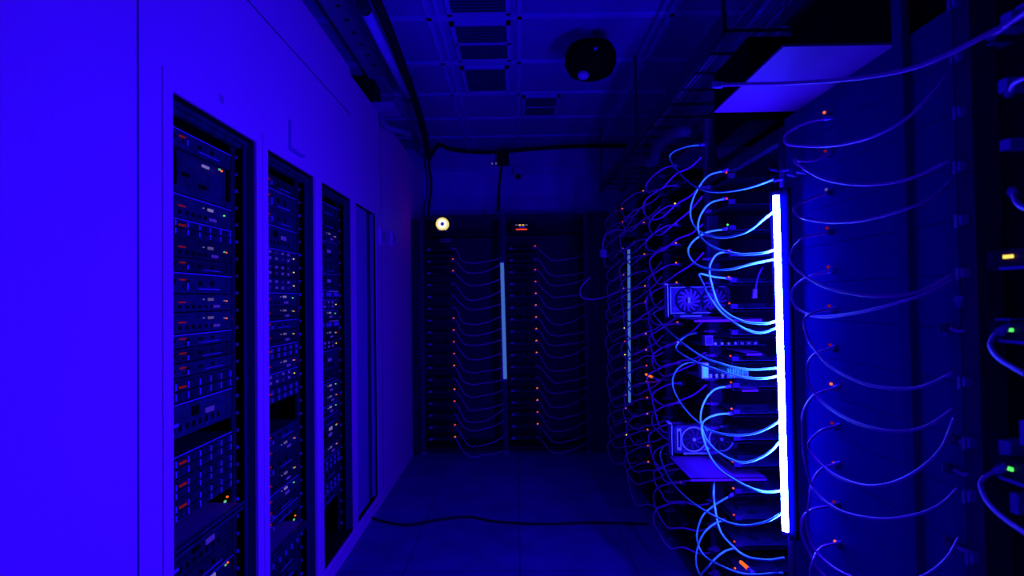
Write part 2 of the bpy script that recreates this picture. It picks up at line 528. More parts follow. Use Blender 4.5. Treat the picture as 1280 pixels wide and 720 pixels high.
def make_server(kind, hu, var):
    """front at local y=0 facing -y, resting at z=0; local x runs along the cabinet wall"""
    h = hu * U - .004
    t = thing('rack_server', None, None)
    c = MB()
    m = M['case'] if var % 2 else M['case2']
    if kind == 'box':
        c.box(-HW, HW, .02, .45, 0, .012, m).box(-HW, HW, -.006, .02, 0, .022, M['case2'])
        c.build('shelf', t)
        MB().box(-.09, .208, .015, .3, .022, h, M['case2']).box(-.07, -.02, .013, .016, h * .45, h * .55, M['void']).box(.03, .08, .013, .016, h * .3, h * .4, M['void']).build('box_body', t, .003)
        MB().box(.05, .09, .010, .016, h - .022, h - .014, M['white']).build('label', t)
        led_block(t, .135, h - .012, M['teal'])
        led_block(t, .15, h - .014, M['orange'])
        return t
    if kind == 'shelf':
        c.box(-HW, HW, -.05, .4, h * .2, h * .2 + .006, M['plate']).box(-HW, HW, -.05, -.044, h * .05, h * .4, M['case2'])
        c.build('shelf', t)
        MB().box(-HW, .02, .20, .38, h * .2 + .006, h * .7, M['case2']).build('box_body', t, .003)
        led_block(t, .165, h * .55, M['teal'], .005)
        led_block(t, .18, h * .7, M['orange'], .004)
        return t
    # chassis with a few recessed slots
    c.box(-HW, HW, 0, .5, 0, h, m)
    nv = 9 if kind != 'drives' else 0
    for k in range(nv):
        x = -HW + .03 + k * .037
        if kind == 'plain' and k % 2:
            c.box(x, x + .022, -.001, .002, h * .4, h * .65, M['void'])
        elif kind in ('label', 'big'):
            c.box(x, x + .016, -.001, .002, h * .18, h * .36, M['void'])
    c.box(-HW, HW, -.003, 0, h - .003, h, M['catch' if var % 3 == 0 else 'case2'])
    c.build('chassis', t)
    for s in (-1, 1):
        MB().box(s * .223 - .009, s * .223 + .009, -.004, 0, 0, h, M['dark']).build('mounting_ear', t)
    if kind == 'plain':
        MB().box(-.105, -.075, -.004, 0, h * .62, h * .62 + .004, M['redslit']).build('status_light', t)
        handle(t, -.085, h * .15, h * .35)
        MB().box(.0 + .02 * var, .13 + .01 * var, -.003, 0, h * .2, h * .25, M['catch']).build('vent_strip', t)
    elif kind == 'label':
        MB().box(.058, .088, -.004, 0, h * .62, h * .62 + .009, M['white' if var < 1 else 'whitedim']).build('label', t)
        MB().box(.07 + .01 * var, .11 + .01 * var, -.004, 0, h * .18, h * .18 + .009, M['violet']).build('tag', t)  # white sticker lit by the tube, done as emission
        led_block(t, .165, h * .62, (M['green'], M['teal'], M['white'])[var % 3], .003)
        led_block(t, .18, h * .6, M['orange'] if var else M['lcdblue'], .003)
        led_block(t, .03, h * .7, M['white'], .002)
        MB().box(-.11, -.075, -.004, 0, h * .5, h * .5 + .004, M['redslit']).build('status_light', t)
    elif kind == 'drives':
        for k in range(6):
            x = -.19 + k * .066
            d = MB().box(x, x + .06, -.004, 0, .004, h - .006, M['case'])
            d.box(x + .004, x + .05, -.0055, -.003, h * .45, h * .5, M['void'])
            br = MB().box(x + .044, x + .051, -.012, -.003, h * .12, h * .42, M['catch']).box(x + .044, x + .051, -.012, -.003, h * .55, h * .85, M['catch'])
            dd = d.build('drive_bay', t)
            br.build('catch', dd)
        MB().box(-.115, -.08, -.008, -.004, h * .6, h * .6 + .005, M['redslit']).build('status_light', t)
    elif kind == 'dots':
        for r in range(2):
            for k in range(5):
                x = -.15 + k * .065
                z = h * (.2 + .45 * r)
                MB().box(x, x + .014, -.005, 0, z, z + .011, M['violet' if (k + r + var) % 3 else 'lcdblue']).build('port_light', t)
        led_block(t, .18, h * .5, M['yellow'], .003)
    elif kind == 'big':
        if var % 2:
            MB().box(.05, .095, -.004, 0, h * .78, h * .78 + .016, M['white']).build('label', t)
            led_block(t, .165, h * .86, M['teal'], .004)
            led_block(t, .18, h * .88, M['orange'], .004)
        MB().box(.04, .09, -.004, 0, h * .45, h * .45 + .016, M['violet']).build('tag', t)  # sticker's violet light comes from its own glow material
        MB().box(-.2, -.12, -.006, 0, h * .35, h * .35 + .01, M['catch']).build('handle', t)
        MB().box(-.04, .0, -.003, 0, h * .5, h * .8, M['void']).build('socket', t)
    elif kind == 'keys':
        for k in range(9):
            x = -.2 + k * .042
            MB().box(x, x + .034, -.02, 0, h * .3, h * .72, M['catch' if k % 3 else 'case2']).build('drive_bay', t)
        MB().box(.06, .2, -.012, 0, h * .82, h * .9, M['violet']).build('handle', t)  # emission makes the handle look lit
    return t


LOOK = {'box': 'squat box on a shelf', 'shelf': 'pale pull-out shelf with box', 'plain': 'flat dark server with red slit light', 'label': 'server with white label and small lights',
        'drives': 'server with columns of drive catches', 'dots': 'server dotted with violet port lights', 'big': 'tall dark server with white tag lit violet', 'keys': 'wide unit with a row of pale keys'}
SEQ = [
    [('plain', 1.3, 0), ('box', 3.2, 0), ('label', 1.7, 0), ('drives', 1.3, 0), ('label', 1.4, 1), ('plain', 1, 1), ('plain', 1.5, 0), ('label', 1.3, 2), ('label', 1.5, 2), ('plain', 1, 0),
     ('plain', 1, 1), ('plain', 1, 2), ('drives', 1.7, 1), ('big', 2.4, 0), (None, 1.1, 0), ('drives', 1.6, 0), ('drives', 1.4, 1), ('drives', 1.5, 2), ('shelf', 1.8, 0), ('big', 2.2, 1), ('plain', 1.4, 1), ('big', 2.4, 3),
     ('keys', 1.8, 0), ('shelf', 2.5, 1), ('plain', 1.3, 0), ('drives', 1.6, 0)],
    [('plain', 1.2, 1), ('plain', 2.0, 0), ('plain', 1.5, 2), ('big', 2.2, 0), ('dots', 1.4, 0), ('dots', 1.4, 1), ('dots', 1.4, 2), ('label', 1.4, 0), ('label', 1.3, 1), ('plain', 1, 0), ('label', 1.4, 1), ('drives', 1.4, 0),
     ('label', 1.2, 2), ('dots', 1.3, 0), ('drives', 1.6, 1), (None, 2.6, 0), ('plain', 1.3, 2), ('label', 1.3, 2), ('plain', 1.6, 1), ('label', 1.6, 1), ('label', 1.3, 0), ('plain', 1, 1), ('plain', 1.1, 0), ('shelf', 2, 0), ('drives', 1.7, 0), ('plain', 1.3, 1), ('plain', 1.4, 2)],
    [('plain', 1.5, 0), ('plain', 1.7, 1), ('label', 1.4, 2), ('big', 2.6, 0), ('plain', 1.4, 2), ('big', 2.0, 0), ('keys', 1.2, 0), ('dots', 1.3, 0), ('label', 1.2, 0), ('keys', 1.2, 1), ('label', 1.3, 1), ('dots', 1.2, 1), ('big', 2.6, 0), ('plain', 1.4, 1),
     ('label', 1.4, 0), ('label', 1.3, 2), ('label', 1.3, 0), ('plain', 1.4, 0), ('big', 2.2, 1), ('label', 1.4, 2), ('drives', 1.6, 0), ('plain', 1.2, 1), ('drives', 1.4, 1), ('plain', 1.5, 0)],
]
for ci, seq in enumerate(SEQ):
    z = Z1 - .058
    yc = sum(OPEN[ci]) / 2
    n = 0
    for kind, hu, var in seq:
        z -= hu * U
        if z < Z0 + .015:
            break
        if kind is None:
            continue
        key = (kind, hu, var)
        if key not in proto:
            proto[key] = s = make_server(*key)
        else:
            s = copy_tree(proto[key])
        s.location = (XS - .0045, yc, z)
        s.rotation_euler = (0, 0, R_(90))
        tag(s, f'{LOOK[kind]}, {down(n)} in the {CABN[ci]}', 'server', f'servers in the {CABN[ci]}')
        n += 1

# ------------------------------------------------------------------ open racks
XR = .86            # front plane of the side racks
YF = 5.25           # front plane of the end-wall racks
PIT = .75
SIDE0 = 1.10
RD = .34


def make_rack(name, label, h, last, front_h=None, header=False, dim=True):
    """local: width along x (-.375 .. .375), front at y=0, near post at +x"""
    t = thing(name, label, 'rack', (0, 0, 0), 0, 'open racks of computer boards')
    xs = [.375] + ([-.375] if last else [])
    for x in xs:
        pm = MB().box(x - .02, x + .02, 0, .05, .03, h, M['post'])
        pm.build('post', t)
        MB().box(x - .02, x + .02, RD - .05, RD, .03, h, M['dark']).build('post', t)
        MB().lathe([(.025, 0), (.028, .01), (.014, .03)], M['grey'], c=(x, .025, 0), n=12).build('foot', t)
        MB().lathe([(.025, 0), (.028, .01), (.014, .03)], M['grey'], c=(x, RD - .025, 0), n=12).build('foot', t)
    MB().box(-.352, .352, RD + .002, RD + .01, .03, h, M['rackback']).build('back_panel', t)
    MB().box(-.352, .352, .0, .03, h - .04, h, M['dark']).build('top_rail', t)
    MB().box(-.352, .352, .0, RD, .05, .06, M['dark']).build('bottom_shelf', t)
    if header:
        MB().box(-.352, .352, .03, .05, 1.99, h, M['void']).build('header_panel', t)
    return t


side_label = ['open side rack, part of frame edge with switches and pale clips', 'open side rack between the pale clip post and the bright tube', 'open side rack just behind the bright tube, holding graphics cards',
              'open side rack one bay past the graphics cards', 'open side rack ending at the dim side tube', 'open corner side rack past the dim side tube']
racks = []
for k in range(-1, 5):
    y0 = SIDE0 + PIT * k
    t = make_rack('open_rack', side_label[k + 1], {-1: 2.3, 0: 2.3, 1: 1.94}.get(k, 2.2), k == 4, header=k < 1)
    t.location = (XR, y0 + PIT / 2, 0)
    t.rotation_euler = (0, 0, R_(-90))
far_label = ['open end-wall rack under the glowing ring', 'open end-wall rack under the red and white status lights']
FX = [-.485, .265]
for k in range(2):
    t = make_rack('open_rack', far_label[k], 2.18, k == 0)
    t.location = (FX[k], YF, 0)
# dark filler panels flanking the end racks
struct(MB().box(-.955, -.875, YF + .02, YF + .6, 0, 2.15, M['dark']), 'trim_5')
struct(MB().box(.665, .86, YF + .03, YF + .06, 0, 2.2, M['rackback']), 'trim_6')

# ------------------------------------------------------------------ lit and dim vertical tubes
def tube_lamp(name, label, x, y, z0, z1, m, lean, face, r=.0118):
    t = thing(name, label, 'lamp', (x, y, z0), 0, 'vertical light tubes on the rack posts')
    L = z1 - z0
    MB().tube([(lean, 0, .012), (0, 0, L - .012)], r, m, n=16, smooth_path=False).build('light_tube', t)
    for (a, b, xx) in ((0, .012, lean), (L - .012, L, 0)):
        MB().tube([(xx, 0, a), (xx, 0, b)], r * 1.08, M['bright'], n=16, smooth_path=False).build('end_cap', t)
    h = MB()
    if face == 'side':
        h.box(.019, .033, -.017, .017, -.01, L + .01, M['backing'])
        if m is M['tube']:
            wg = MB()
            wg.v = [(-.002 + lean, -.021, -.01), (.043 + lean, -.021, -.01), (.043, -.021, L + .01), (-.002, -.021, L + .01)]
            wg.f, wg.fm, wg.fs = [(0, 1, 2, 3)], [wg.mi(M['wing'])], [False]
            wg.build('added_light_wing', t)  # added sheet: blocks the tube's light on this side and glows blue
    else:
        h.box(-.017, .017, .019, .033, -.01, L + .01, M['grey'])
    h.build('housing', t)
    return t


pt, pb = at_y(971, 240, 1.815), at_y(983, 668, 1.815)
tube_lamp('tube_lamp', 'brilliant white-blue light tube upright on the side rack post', pt.x, 1.815, pb.z, pt.z, M['tube'], pb.x - pt.x, 'side')
pt, pb = at_y(786, 310, 4.06), at_y(787, 505, 4.06)
tube_lamp('tube_lamp', 'thin dim blue light tube on the far side rack, crossed by cables', pt.x, 4.06, pb.z, pt.z, M['tube_dim'], pb.x - pt.x, 'side', .0095)
pt, pb = at_y(627.5, 327, YF - .04), at_y(631.5, 475, YF - .04)
tube_lamp('tube_lamp', 'dim blue light tube between the two end-wall racks', pt.x, YF - .04, pb.z, pt.z, M['tube_dim'], pb.x - pt.x, 'front', .016)
# thin rod seen beside the bright tube
p = at_y(962, 250, 1.89)
tag(MB().tube([(0, 0, -.98), (-.02, 0, .1)], .003, M['backing'], n=6, smooth_path=False).build('thin_rod', loc=(p.x + .02, 1.89, p.z)), 'thin pale vertical wire just behind the bright tube', 'wire')

# ------------------------------------------------------------------ computer boards
def make_node(led, s, pale=False):
    t = thing('computer_board', None, None)
    MB().box(-.345, -.085, 0, .29, 0, .003, M['plate'] if pale else M['black']).box(-.345, -.085, -.002, 0, 0, .010, M['plate'] if pale else M['dark']).build('tray', t)
    b = MB().box(-.335, -.10, .012, .26, .010, .0125, M['pcb'])
    for (x, y, w, d, h, m) in ((-.30, .06, .05, .05, .022, 'sink'), (-.22, .05, .012, .13, .028, 'chip'), (-.20, .05, .012, .13, .028, 'chip'), (-.17, .08, .03, .03, .012, 'chip'), (-.29, .16, .07, .03, .016, 'chip'), (-.15, .18, .035, .05, .02, 'sink')):
        b.box(x, x + w, y, y + d, .0125, .0125 + h * .6, M[m if m != 'sink' else 'dark'])
    b.build('circuit_board', t)
    MB().box(-.10, -.083, -.002, .024, .012, .030, M['clear' if s > .008 else 'post']).build('network_port', t)
    MB().lathe([(0, -s), (s * .8, -s * .5), (s, 0), (s * .8, s * .5), (0, s)], M[led], c=(-.086, -.008, .033), n=8).build('port_light', t)
    pm = M['bright' if s > .008 else 'plug_dim']
    MB().box(-.32, -.29, -.024, .014, .008, .022, pm).box(-.312, -.296, -.042, -.024, .011, .019, pm).build('power_plug', t)
    return t


def node_copy(led, s, loc, rz, label, group, pale=False):
    key = ('node', led, s, pale)
    if key not in proto:
        proto[key] = o = make_node(led, s, pale)
    else:
        o = copy_tree(proto[key])
    o.location = loc
    o.rotation_euler = (0, 0, rz)
    LN = {'red': 'red', 'orange': 'orange', 'yellow': 'yellow', 'green': 'green', 'dark': 'unlit', 'whitedim': 'whitish'}[led]
    tag(o, label.format(c=LN), 'computer board', group)
    return o


def cable_obj(pts, r, m, label, group, plug=True, sub=6, n=7):
    t = MB().tube(pts, r, m, n=n, sub=sub).build('network_cable')
    tag(t, label, 'cable', group)
    if plug:
        a, b = Vector(pts[0]), Vector(pts[1])
        d = (b - a).normalized()
        MB().tube([a - d * .012, a + d * .012], r * 1.9, M['clear'], n=6, smooth_path=False).build('plug', t)
    return t


def make_case(led, s):
    t = thing('computer_case', None, None)
    MB().box(-.350, .352, 0, .30, 0, .1035, M['casefront']).build('case_front', t)
    MB().box(-.10, -.083, -.012, .0, .020, .036, M['casefront']).build('network_port', t)
    MB().lathe([(0, -s), (s * .8, -s * .5), (s, 0), (s * .8, s * .5), (0, s)], M[led], c=(-.086, -.016, .039), n=8).build('port_light', t)
    return t


BAYN = ['bay before the bright tube', 'bay behind the bright tube', 'third side bay', 'bay beside the dim side tube', 'dark corner side bay']
def lv(k):
    return 1.865 - .105 * k


def side_nodes(bay, ks, leds, s, skip=()):
    y0 = SIDE0 + PIT * bay
    for n, k in enumerate(ks):
        if k in skip:
            continue
        led = leds[n % len(leds)]
        node_copy(led, s, (XR, y0 + PIT / 2, lv(k)), R_(-90), 'open computer board with {c} light, ' + f'{down(n)} in the {BAYN[bay]}', f'computer boards in the {BAYN[bay]}')


for n, led in enumerate(['orange', 'redslit', 'whitedim', 'redslit', 'redslit', 'redslit', 'redslit', 'orange', 'redslit', 'redslit', 'redslit', 'orange', 'redslit', 'redslit', 'redslit', 'redslit']):
    key = ('case', led)
    if key not in proto:
        proto[key] = o = make_case(led, .0045)
    else:
        o = copy_tree(proto[key])
    o.location = (XR, SIDE0 + PIT / 2, lv(n) - .008)
    o.rotation_euler = (0, 0, R_(-90))
    tag(o, f'smooth-fronted computer case, {down(n)} in the {BAYN[0]}', 'computer', f'computer cases in the {BAYN[0]}')
side_nodes(1, range(0, 17), ['red', 'red', 'green', 'red', 'orange', 'red', 'dark', 'red', 'red', 'orange', 'red', 'red', 'orange', 'red', 'red', 'orange'], .0045)
side_nodes(2, range(-2, 17), ['dark', 'dark', 'yellow', 'red', 'orange', 'orange', 'orange', 'orange', 'red', 'orange', 'orange', 'dark', 'orange', 'dark', 'orange', 'red', 'red', 'dark', 'dark'], .0055)
side_nodes(3, range(-2, 17), ['orange', 'dark', 'red', 'dark', 'orange', 'dark', 'orange', 'red', 'dark', 'orange', 'orange', 'red', 'orange', 'red', 'orange', 'orange', 'red', 'orange', 'dark'], .006)
side_nodes(4, range(-2, 17), ['orange', 'red', 'dark', 'whitedim', 'dark', 'red', 'red', 'dark', 'whitedim', 'yellow', 'red', 'yellow', 'orange', 'orange', 'orange', 'orange', 'orange', 'yellow', 'dark'], .006)

# cables of the generic bays
def loop_pts(z, d, loop, ex=.36, rise=.12):
    j = lambda a=.02: random.uniform(-a, a)
    if loop:
        b = random.uniform(.88, 1.15)
        return [(-.088, -.005, z + .026), (-.10, -.05 * b, z + .02), (-.135 + j(), -.10 * b, z - .01), (-.17 + j(), -.135 * b, z - .05), (-.14 + j(), -.14 * b, z - .10), (-.04 + j(), -.135 * b, z - d), (.08 + j(), -.12, z - d - .01), (.2, -.08, z - d + .035), (.29, -.04, z - d + rise * .6), (ex, -.008, z - d + rise)]
    return [(-.088, -.005, z + .026), (-.07, -.05, z + .02), (-.04, -.085, z - .015 + j(.01)), (.02 + j(), -.10, z - d * .8), (.09 + j(), -.10, z - d), (.18 + j(), -.08, z - d + .01), (.27, -.05, z - d + rise * .45), (ex, -.008, z - d + rise)]


def to_world(pts, loc, rz):
    mtx = Matrix.Translation(Vector(loc)) @ Matrix.Rotation(rz, 4, 'Z')
    return [tuple(mtx @ Vector(p)) for p in pts]


for bay, r in ((2, .0042), (3, .0042), (4, .0045)):
    y0 = SIDE0 + PIT * bay
    for n, k in enumerate(range(-2, 16)):
        z = lv(k)
        pts = to_world(loop_pts(z, random.uniform(.11, .19), True, rise=random.uniform(.07, .14)), (XR, y0 + PIT / 2, 0), R_(-90))
        cable_obj(pts, r, M['cable_weaklit'], f'looping blue cable, {down(n)} in the {BAYN[bay]}', f'cables in the {BAYN[bay]}', sub=5)

# end-wall racks
FARN = ['end rack under the glowing ring', 'end rack under the status lights']
LEDF = [['dark', 'dark', 'red', 'red', 'dark', 'dark', 'dark', 'red', 'red', 'red', 'red', 'orange', 'dark', 'orange', 'red', 'dark', 'red', 'orange'],
        ['dark', 'red', 'dark', 'red', 'red', 'orange', 'orange', 'orange', 'orange', 'orange', 'orange', 'dark', 'dark', 'orange', 'orange', 'red', 'orange', 'dark']]
for k in range(2):
    for n in range(17):
        z = .13 + .1075 * (16 - n)
        led = LEDF[k][n + 1]
        node_copy(led, .0085, (FX[k], YF, z), 0, 'open computer board with {c} light, ' + f'{down(n)} in the {FARN[k]}', f'computer boards in the {FARN[k]}')
        d = random.uniform(.10, .15)
        pts = to_world(loop_pts(z, d, False, rise=random.uniform(.03, .10)), (FX[k], YF, 0), 0)
        cable_obj(pts, .0042, M['cable_weaklit'], f'drooping blue cable, {down(n)} in the {FARN[k]}', f'cables in the {FARN[k]}', sub=4, n=6)

# glowing ring and status router on the top shelves
p = at_y(553, 280, YF - .05)
t = thing('ring_light', 'small glowing white ring with yellow rim on the end rack', 'light', p)
MB().lathe([(.042, -.012), (.058, -.01), (.058, .02), (.042, .02), (.042, -.012)], M['ringyellow'], axis='y', n=28).build('rim', t)
MB().lathe([(.017, -.010), (.043, -.008), (.043, .018), (.017, .018), (.017, -.010)], M['ringwhite'], axis='y', n=28).build('ring', t)
MB().lathe([(0, -.006), (.018, -.005), (.018, .018), (0, .018)], M['violet'], axis='y', n=20).build('lens', t)
MB().box(-.05, .05, .02, .06, -.075, .05, M['dark']).box(-.02, .02, -.01, .03, -.078, -.05, M['dark']).build('stand', t)
for k, (x, y) in enumerate(((580, 293), (693, 289))):
    tag(MB().box(FX[k] - .35, FX[k] + .34, YF, YF + .3, at_y(x, y, YF).z - .006, at_y(x, y, YF).z, M['dark']).build('rack_shelf'), ['dark thin shelf carrying the glowing ring', 'dark thin shelf carrying the status-light router'][k], 'shelf', 'top shelves of the end racks')
z2 = at_y(654, 289, YF).z
p = at_y(654, 289, YF - .0)
t = thing('network_router', 'black router with white and red status lights on the end rack', 'router', (p.x, YF - .01, z2))
MB().box(-.09, .09, 0, .15, 0, .075, M['black']).build('router_body', t, .004)
MB().box(-.066, .035, -.004, 0, .01, .021, M['red']).build('status_light', t)['label'] = 'red light bar'
for i in range(4):
    MB().box(-.07 + i * .03, -.05 + i * .03, -.004, 0, .052, .059, M['white' if i in (0, 3) else 'yellow']).build('status_light', t)
MB().box(-.04, .02, -.004, 0, .033, .041, M['violet']).build('screen', t)
p = at_y(558, 300, YF)
t = thing('network_switch', 'small dim switch with grey port row under the glowing ring', 'switch', (p.x, YF - .006, p.z - .03))
MB().box(-.06, .06, 0, .1, 0, .05, M['dark']).build('switch_body', t, .003)
MB().box(-.05, .045, -.003, 0, .03, .034, M['catch']).box(-.05, .045, -.003, 0, .012, .018, M['lcdblue']).build('port_row', t)

# fittings on the end wall
t = thing('wall_camera', 'small black camera with pale base on the end wall pipe', 'camera', at_y(648, 216, 5.95))
MB().box(-.045, .045, -.02, .08, -.02, .05, M['wall_back']).build('base_plate', t, .004)
MB().lathe([(0, -.05), (.025, -.04), (.025, .0)], M['black'], c=(0, -.02, -.05), axis='y', n=14).build('lens', t)
t = thing('wall_device', 'black box with two white lights on the end wall pipe', 'box', at_y(630, 198, 5.93))
MB().box(-.07, .05, 0, .12, -.05, .07, M['black']).build('box_body', t, .004)
for a in (615, 620):
    q = at_y(a, 204, 5.93) - t.location
    MB().box(q.x - .007, q.x + .007, -.004, .03, q.z - .006, q.z + .006, M['whitedim']).build('indicator_light', t)
MB().tube([(-.02, .05, -.05), (-.04, .08, -.15), (-.06, .08, -.35), (-.06, .0, -.55)], .012, M['cabledark'], n=7).build('lead', t)
q = at_y(538, 186, 5.9)
tag(MB().tube([q, at_y(536, 205, 5.9), at_y(539, 230, 5.9), at_y(536, 258, 5.9), at_y(536, 275, 5.7)], .014, M['cabledark'], n=7).build('black_cable'), 'black cable dropping down the end wall above the ring light', 'cable')

# ------------------------------------------------------------------ graphics cards and pale shelves behind the bright tube
def gpu(x0, y0, x1, y1, Y, label, style):
    a, b = at_y(x0, y1, Y), at_y(x1, y0, Y)
    W, H = b.x - a.x, b.z - a.z
    t = thing('graphics_card', label, 'graphics card', (a.x, Y, a.z), 0, 'graphics cards in the side rack')
    e = .018
    pr = [(0, .0), (W - e, 0), (W, e), (W, H - e), (W - e, H), (e * .5, H), (0, H - e * .5)]
    s = MB()
    k = s.mi(M['gpu'])
    n = len(pr)
    s.v = [(x, 0, z) for x, z in pr] + [(x, .042, z) for x, z in pr]
    s.f.append(tuple(range(n))); s.f.append(tuple(range(2 * n - 1, n - 1, -1)))
    for i in range(n):
        s.f.append((i, (i + 1) % n, n + (i + 1) % n, n + i))
    s.fm = [k] * len(s.f); s.fs = [False] * len(s.f)
    s.build('shroud', t, .003)
    r = min(H * .44, W * .225)
    for cx in (W * .30, W * .73):
        fan = MB().lathe([(r * .99, -.001), (r * .99, .008), (0, .008)], M['gpu_dark'], c=(cx, -.004, H * .5), axis='y', n=36).build('fan', t)
        MB().lathe([(r * .95, -.004), (r * 1.03, -.006), (r * 1.07, -.002), (r * .95, .002), (r * .95, -.004)], M['gpu_edge'] if style == 2 else M['gpu_dark'], c=(cx, -.004, H * .5), axis='y', n=40).build('ring', fan)
        bl = MB()
        nb = 13 if style == 1 else 9
        for j in range(nb):
            A = 2 * math.pi * j / nb
            P = []
            for (rr, da, wd) in ((.26, 0, .16), (.6, .25, .16), (.92, .42, .13)):
                P.append([(cx + r * rr * math.cos(A + da + s_ * wd / rr * .55), H * .5 + r * rr * math.sin(A + da + s_ * wd / rr * .55)) for s_ in (-1, 1)])
            for q0, q1 in ((P[0], P[1]), (P[1], P[2])):
                bl.hexa([(q0[0][0], -.009, q0[0][1]), (q0[1][0], -.005, q0[1][1]), (q1[0][0], -.009, q1[0][1]), (q1[1][0], -.005, q1[1][1]),
                         (q0[0][0], -.008, q0[0][1]), (q0[1][0], -.004, q0[1][1]), (q1[0][0], -.008, q1[0][1]), (q1[1][0], -.004, q1[1][1])], M['grey'] if style == 1 else M['gpu'])
        bl.build('blades', fan)
        hb = MB().lathe([(0, -.013), (r * .2, -.012), (r * .26, -.008), (r * .26, .0)], M['gpu'], c=(cx, 0, H * .5), axis='y', n=20)
        if style == 1:
            hb.box(cx - .006, cx + .006, -.0145, -.011, H * .5 - r * .24, H * .5 + r * .24, M['gpu_edge'])
        else:
            hb.lathe([(r * .09, -.016), (r * .13, -.016), (r * .13, -.010), (r * .09, -.010)], M['gpu_edge'], c=(cx, 0, H * .5), axis='y', n=16)
        hb.build('hub', fan)
    br = MB().box(-.012, -.009, -.004, .05, -.012, H + .012, M['gpu_edge']).box(-.026, -.009, -.004, .05, H + .008, H + .011, M['gpu_edge'])
    br.build('bracket', t)
    MB().box(.02, W * .9, .03, .034, -.012, .004, M['pcb']).box(.05, W * .55, .029, .035, -.016, -.006, M['gpu_edge']).build('edge_connector', t)
    dt = MB()
    if style == 1:
        dt.box(0, W * .95, -.003, 0, .004, .007, M['gpu_edge']).box(.004, W * .92, -.003, 0, H - .006, H - .004, M['gpu_edge'])
        dt.box(.0, .004, -.003, 0, 0, H, M['gpu_edge'])
        for i in range(4):
            dt.hexa([(.012, -.003, .012 + i * .006), (W * .2, -.003, .022 + i * .003), (.012, -.003, .014 + i * .006), (W * .2, -.003, .024 + i * .003),
                     (.012, 0, .012 + i * .006), (W * .2, 0, .022 + i * .003), (.012, 0, .014 + i * .006), (W * .2, 0, .024 + i * .003)], M['grey'])
    else:
        for sz in (H * .9, H * .1):
            dz = -.014 if sz > H / 2 else .014
            MB().hexa([(W * .515 - .012, -.004, sz), (W * .515 + .012, -.004, sz), (W * .515 - .001, -.004, sz + dz), (W * .515 + .001, -.004, sz + dz),
                     (W * .515 - .012, 0, sz), (W * .515 + .012, 0, sz), (W * .515 - .001, 0, sz + dz), (W * .515 + .001, 0, sz + dz)], M['sink']).build('accent_mark', t)
        dt.box(.012, .03, -.004, 0, H * .1, H * .9, M['gpu_edge']).box(.017, .026, -.0045, 0, H * .2, H * .8, M['gpu_dark'])
    dt.build('trim', t)
    return t


gpu(838, 357, 913, 393, 2.55, 'graphics card with pinwheel fan blades, above the middle of the bright bay', 1)
gpu(843, 531, 922, 566, 2.55, 'graphics card with two ringed round fans on the lower pale shelf', 2)
pl = {}
for (px0, px1, py, ya, yb, lab) in ((842, 950, 396, 2.30, 2.58, 'thin pale shelf under the pinwheel graphics card'), (900, 950, 433, 2.30, 2.56, 'thin pale shelf between the graphics card and the lit circuit board'), (895, 945, 473, 2.30, 2.56, 'thin pale shelf under the circuit board with lit heat sinks'), (838, 955, 570, 2.30, 2.62, 'broad pale shelf under the ring-fan graphics card')):
    a = at_y(px0, py, 2.6)
    b = at_y(px1, py, 2.32)
    zz = a.z if py != 570 else at_y(862, 596, 2.32).z
    tag(MB().box(a.x, b.x, ya, yb, zz - .004, zz, M['plate']).box(a.x, b.x, ya, ya + .003, zz - .012, zz, M['plate']).build('pale_shelf'), lab, 'shelf', 'pale shelves behind the bright tube')


def board(x0, y0, x1, y1, Y, label, lit):  # lit: tube light goes into the colours of the parts
    a, b = at_y(x0, y1, Y), at_y(x1, y0, Y)
    W, H = b.x - a.x, b.z - a.z
    t = thing('circuit_board', label, 'circuit board', (a.x, Y, a.z), 0, 'circuit boards lying in the side rack')
    MB().box(0, W, -.1, .12, 0, .003, M['pcb']).build('board_sheet', t)
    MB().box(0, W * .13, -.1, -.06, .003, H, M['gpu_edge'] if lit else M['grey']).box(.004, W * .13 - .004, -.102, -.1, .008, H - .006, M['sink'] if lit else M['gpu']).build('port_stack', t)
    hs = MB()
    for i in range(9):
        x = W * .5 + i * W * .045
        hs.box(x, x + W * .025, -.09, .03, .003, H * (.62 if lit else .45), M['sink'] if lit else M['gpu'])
    hs.build('heat_sink', t)
    c = MB()
    for i in range(7):
        x = W * (.18 + i * .11)
        c.lathe([(.006, .003), (.006, H * .3), (0, H * .3)], M['gpu_edge'], c=(x, -.09, 0), n=10)
    c.build('capacitor', t)
    MB().box(W * .2, W * .45, -.02, .1, .003, H * .55, M['chip']).build('chip', t)
    return t


board(872, 417, 945, 430, 2.5, 'dim circuit board below the pinwheel graphics card', False)
board(868, 450, 932, 470, 2.5, 'circuit board with cyan-lit heat sinks beside the bright tube', True)
# hanging plug beside the tube
t = tag(MB().tube([at_y(953, 334, 2.2), at_y(948, 345, 2.2), at_y(945, 358, 2.2), at_y(944, 362, 2.2)], .004, M['gpu'], n=7).build('loose_plug_cable'), 'short dim cable with a plug hanging beside the bright tube', 'cable')
q = at_y(943, 367, 2.2)
MB().hexa([(q.x - .009, 2.193, q.z - .018), (q.x + .006, 2.193, q.z - .018), (q.x - .009, 2.207, q.z - .018), (q.x + .006, 2.207, q.z - .018), (q.x - .003, 2.194, q.z + .018), (q.x + .009, 2.194, q.z + .018), (q.x - .003, 2.206, q.z + .018), (q.x + .009, 2.206, q.z + .018)], M['grey']).build('plug', t)

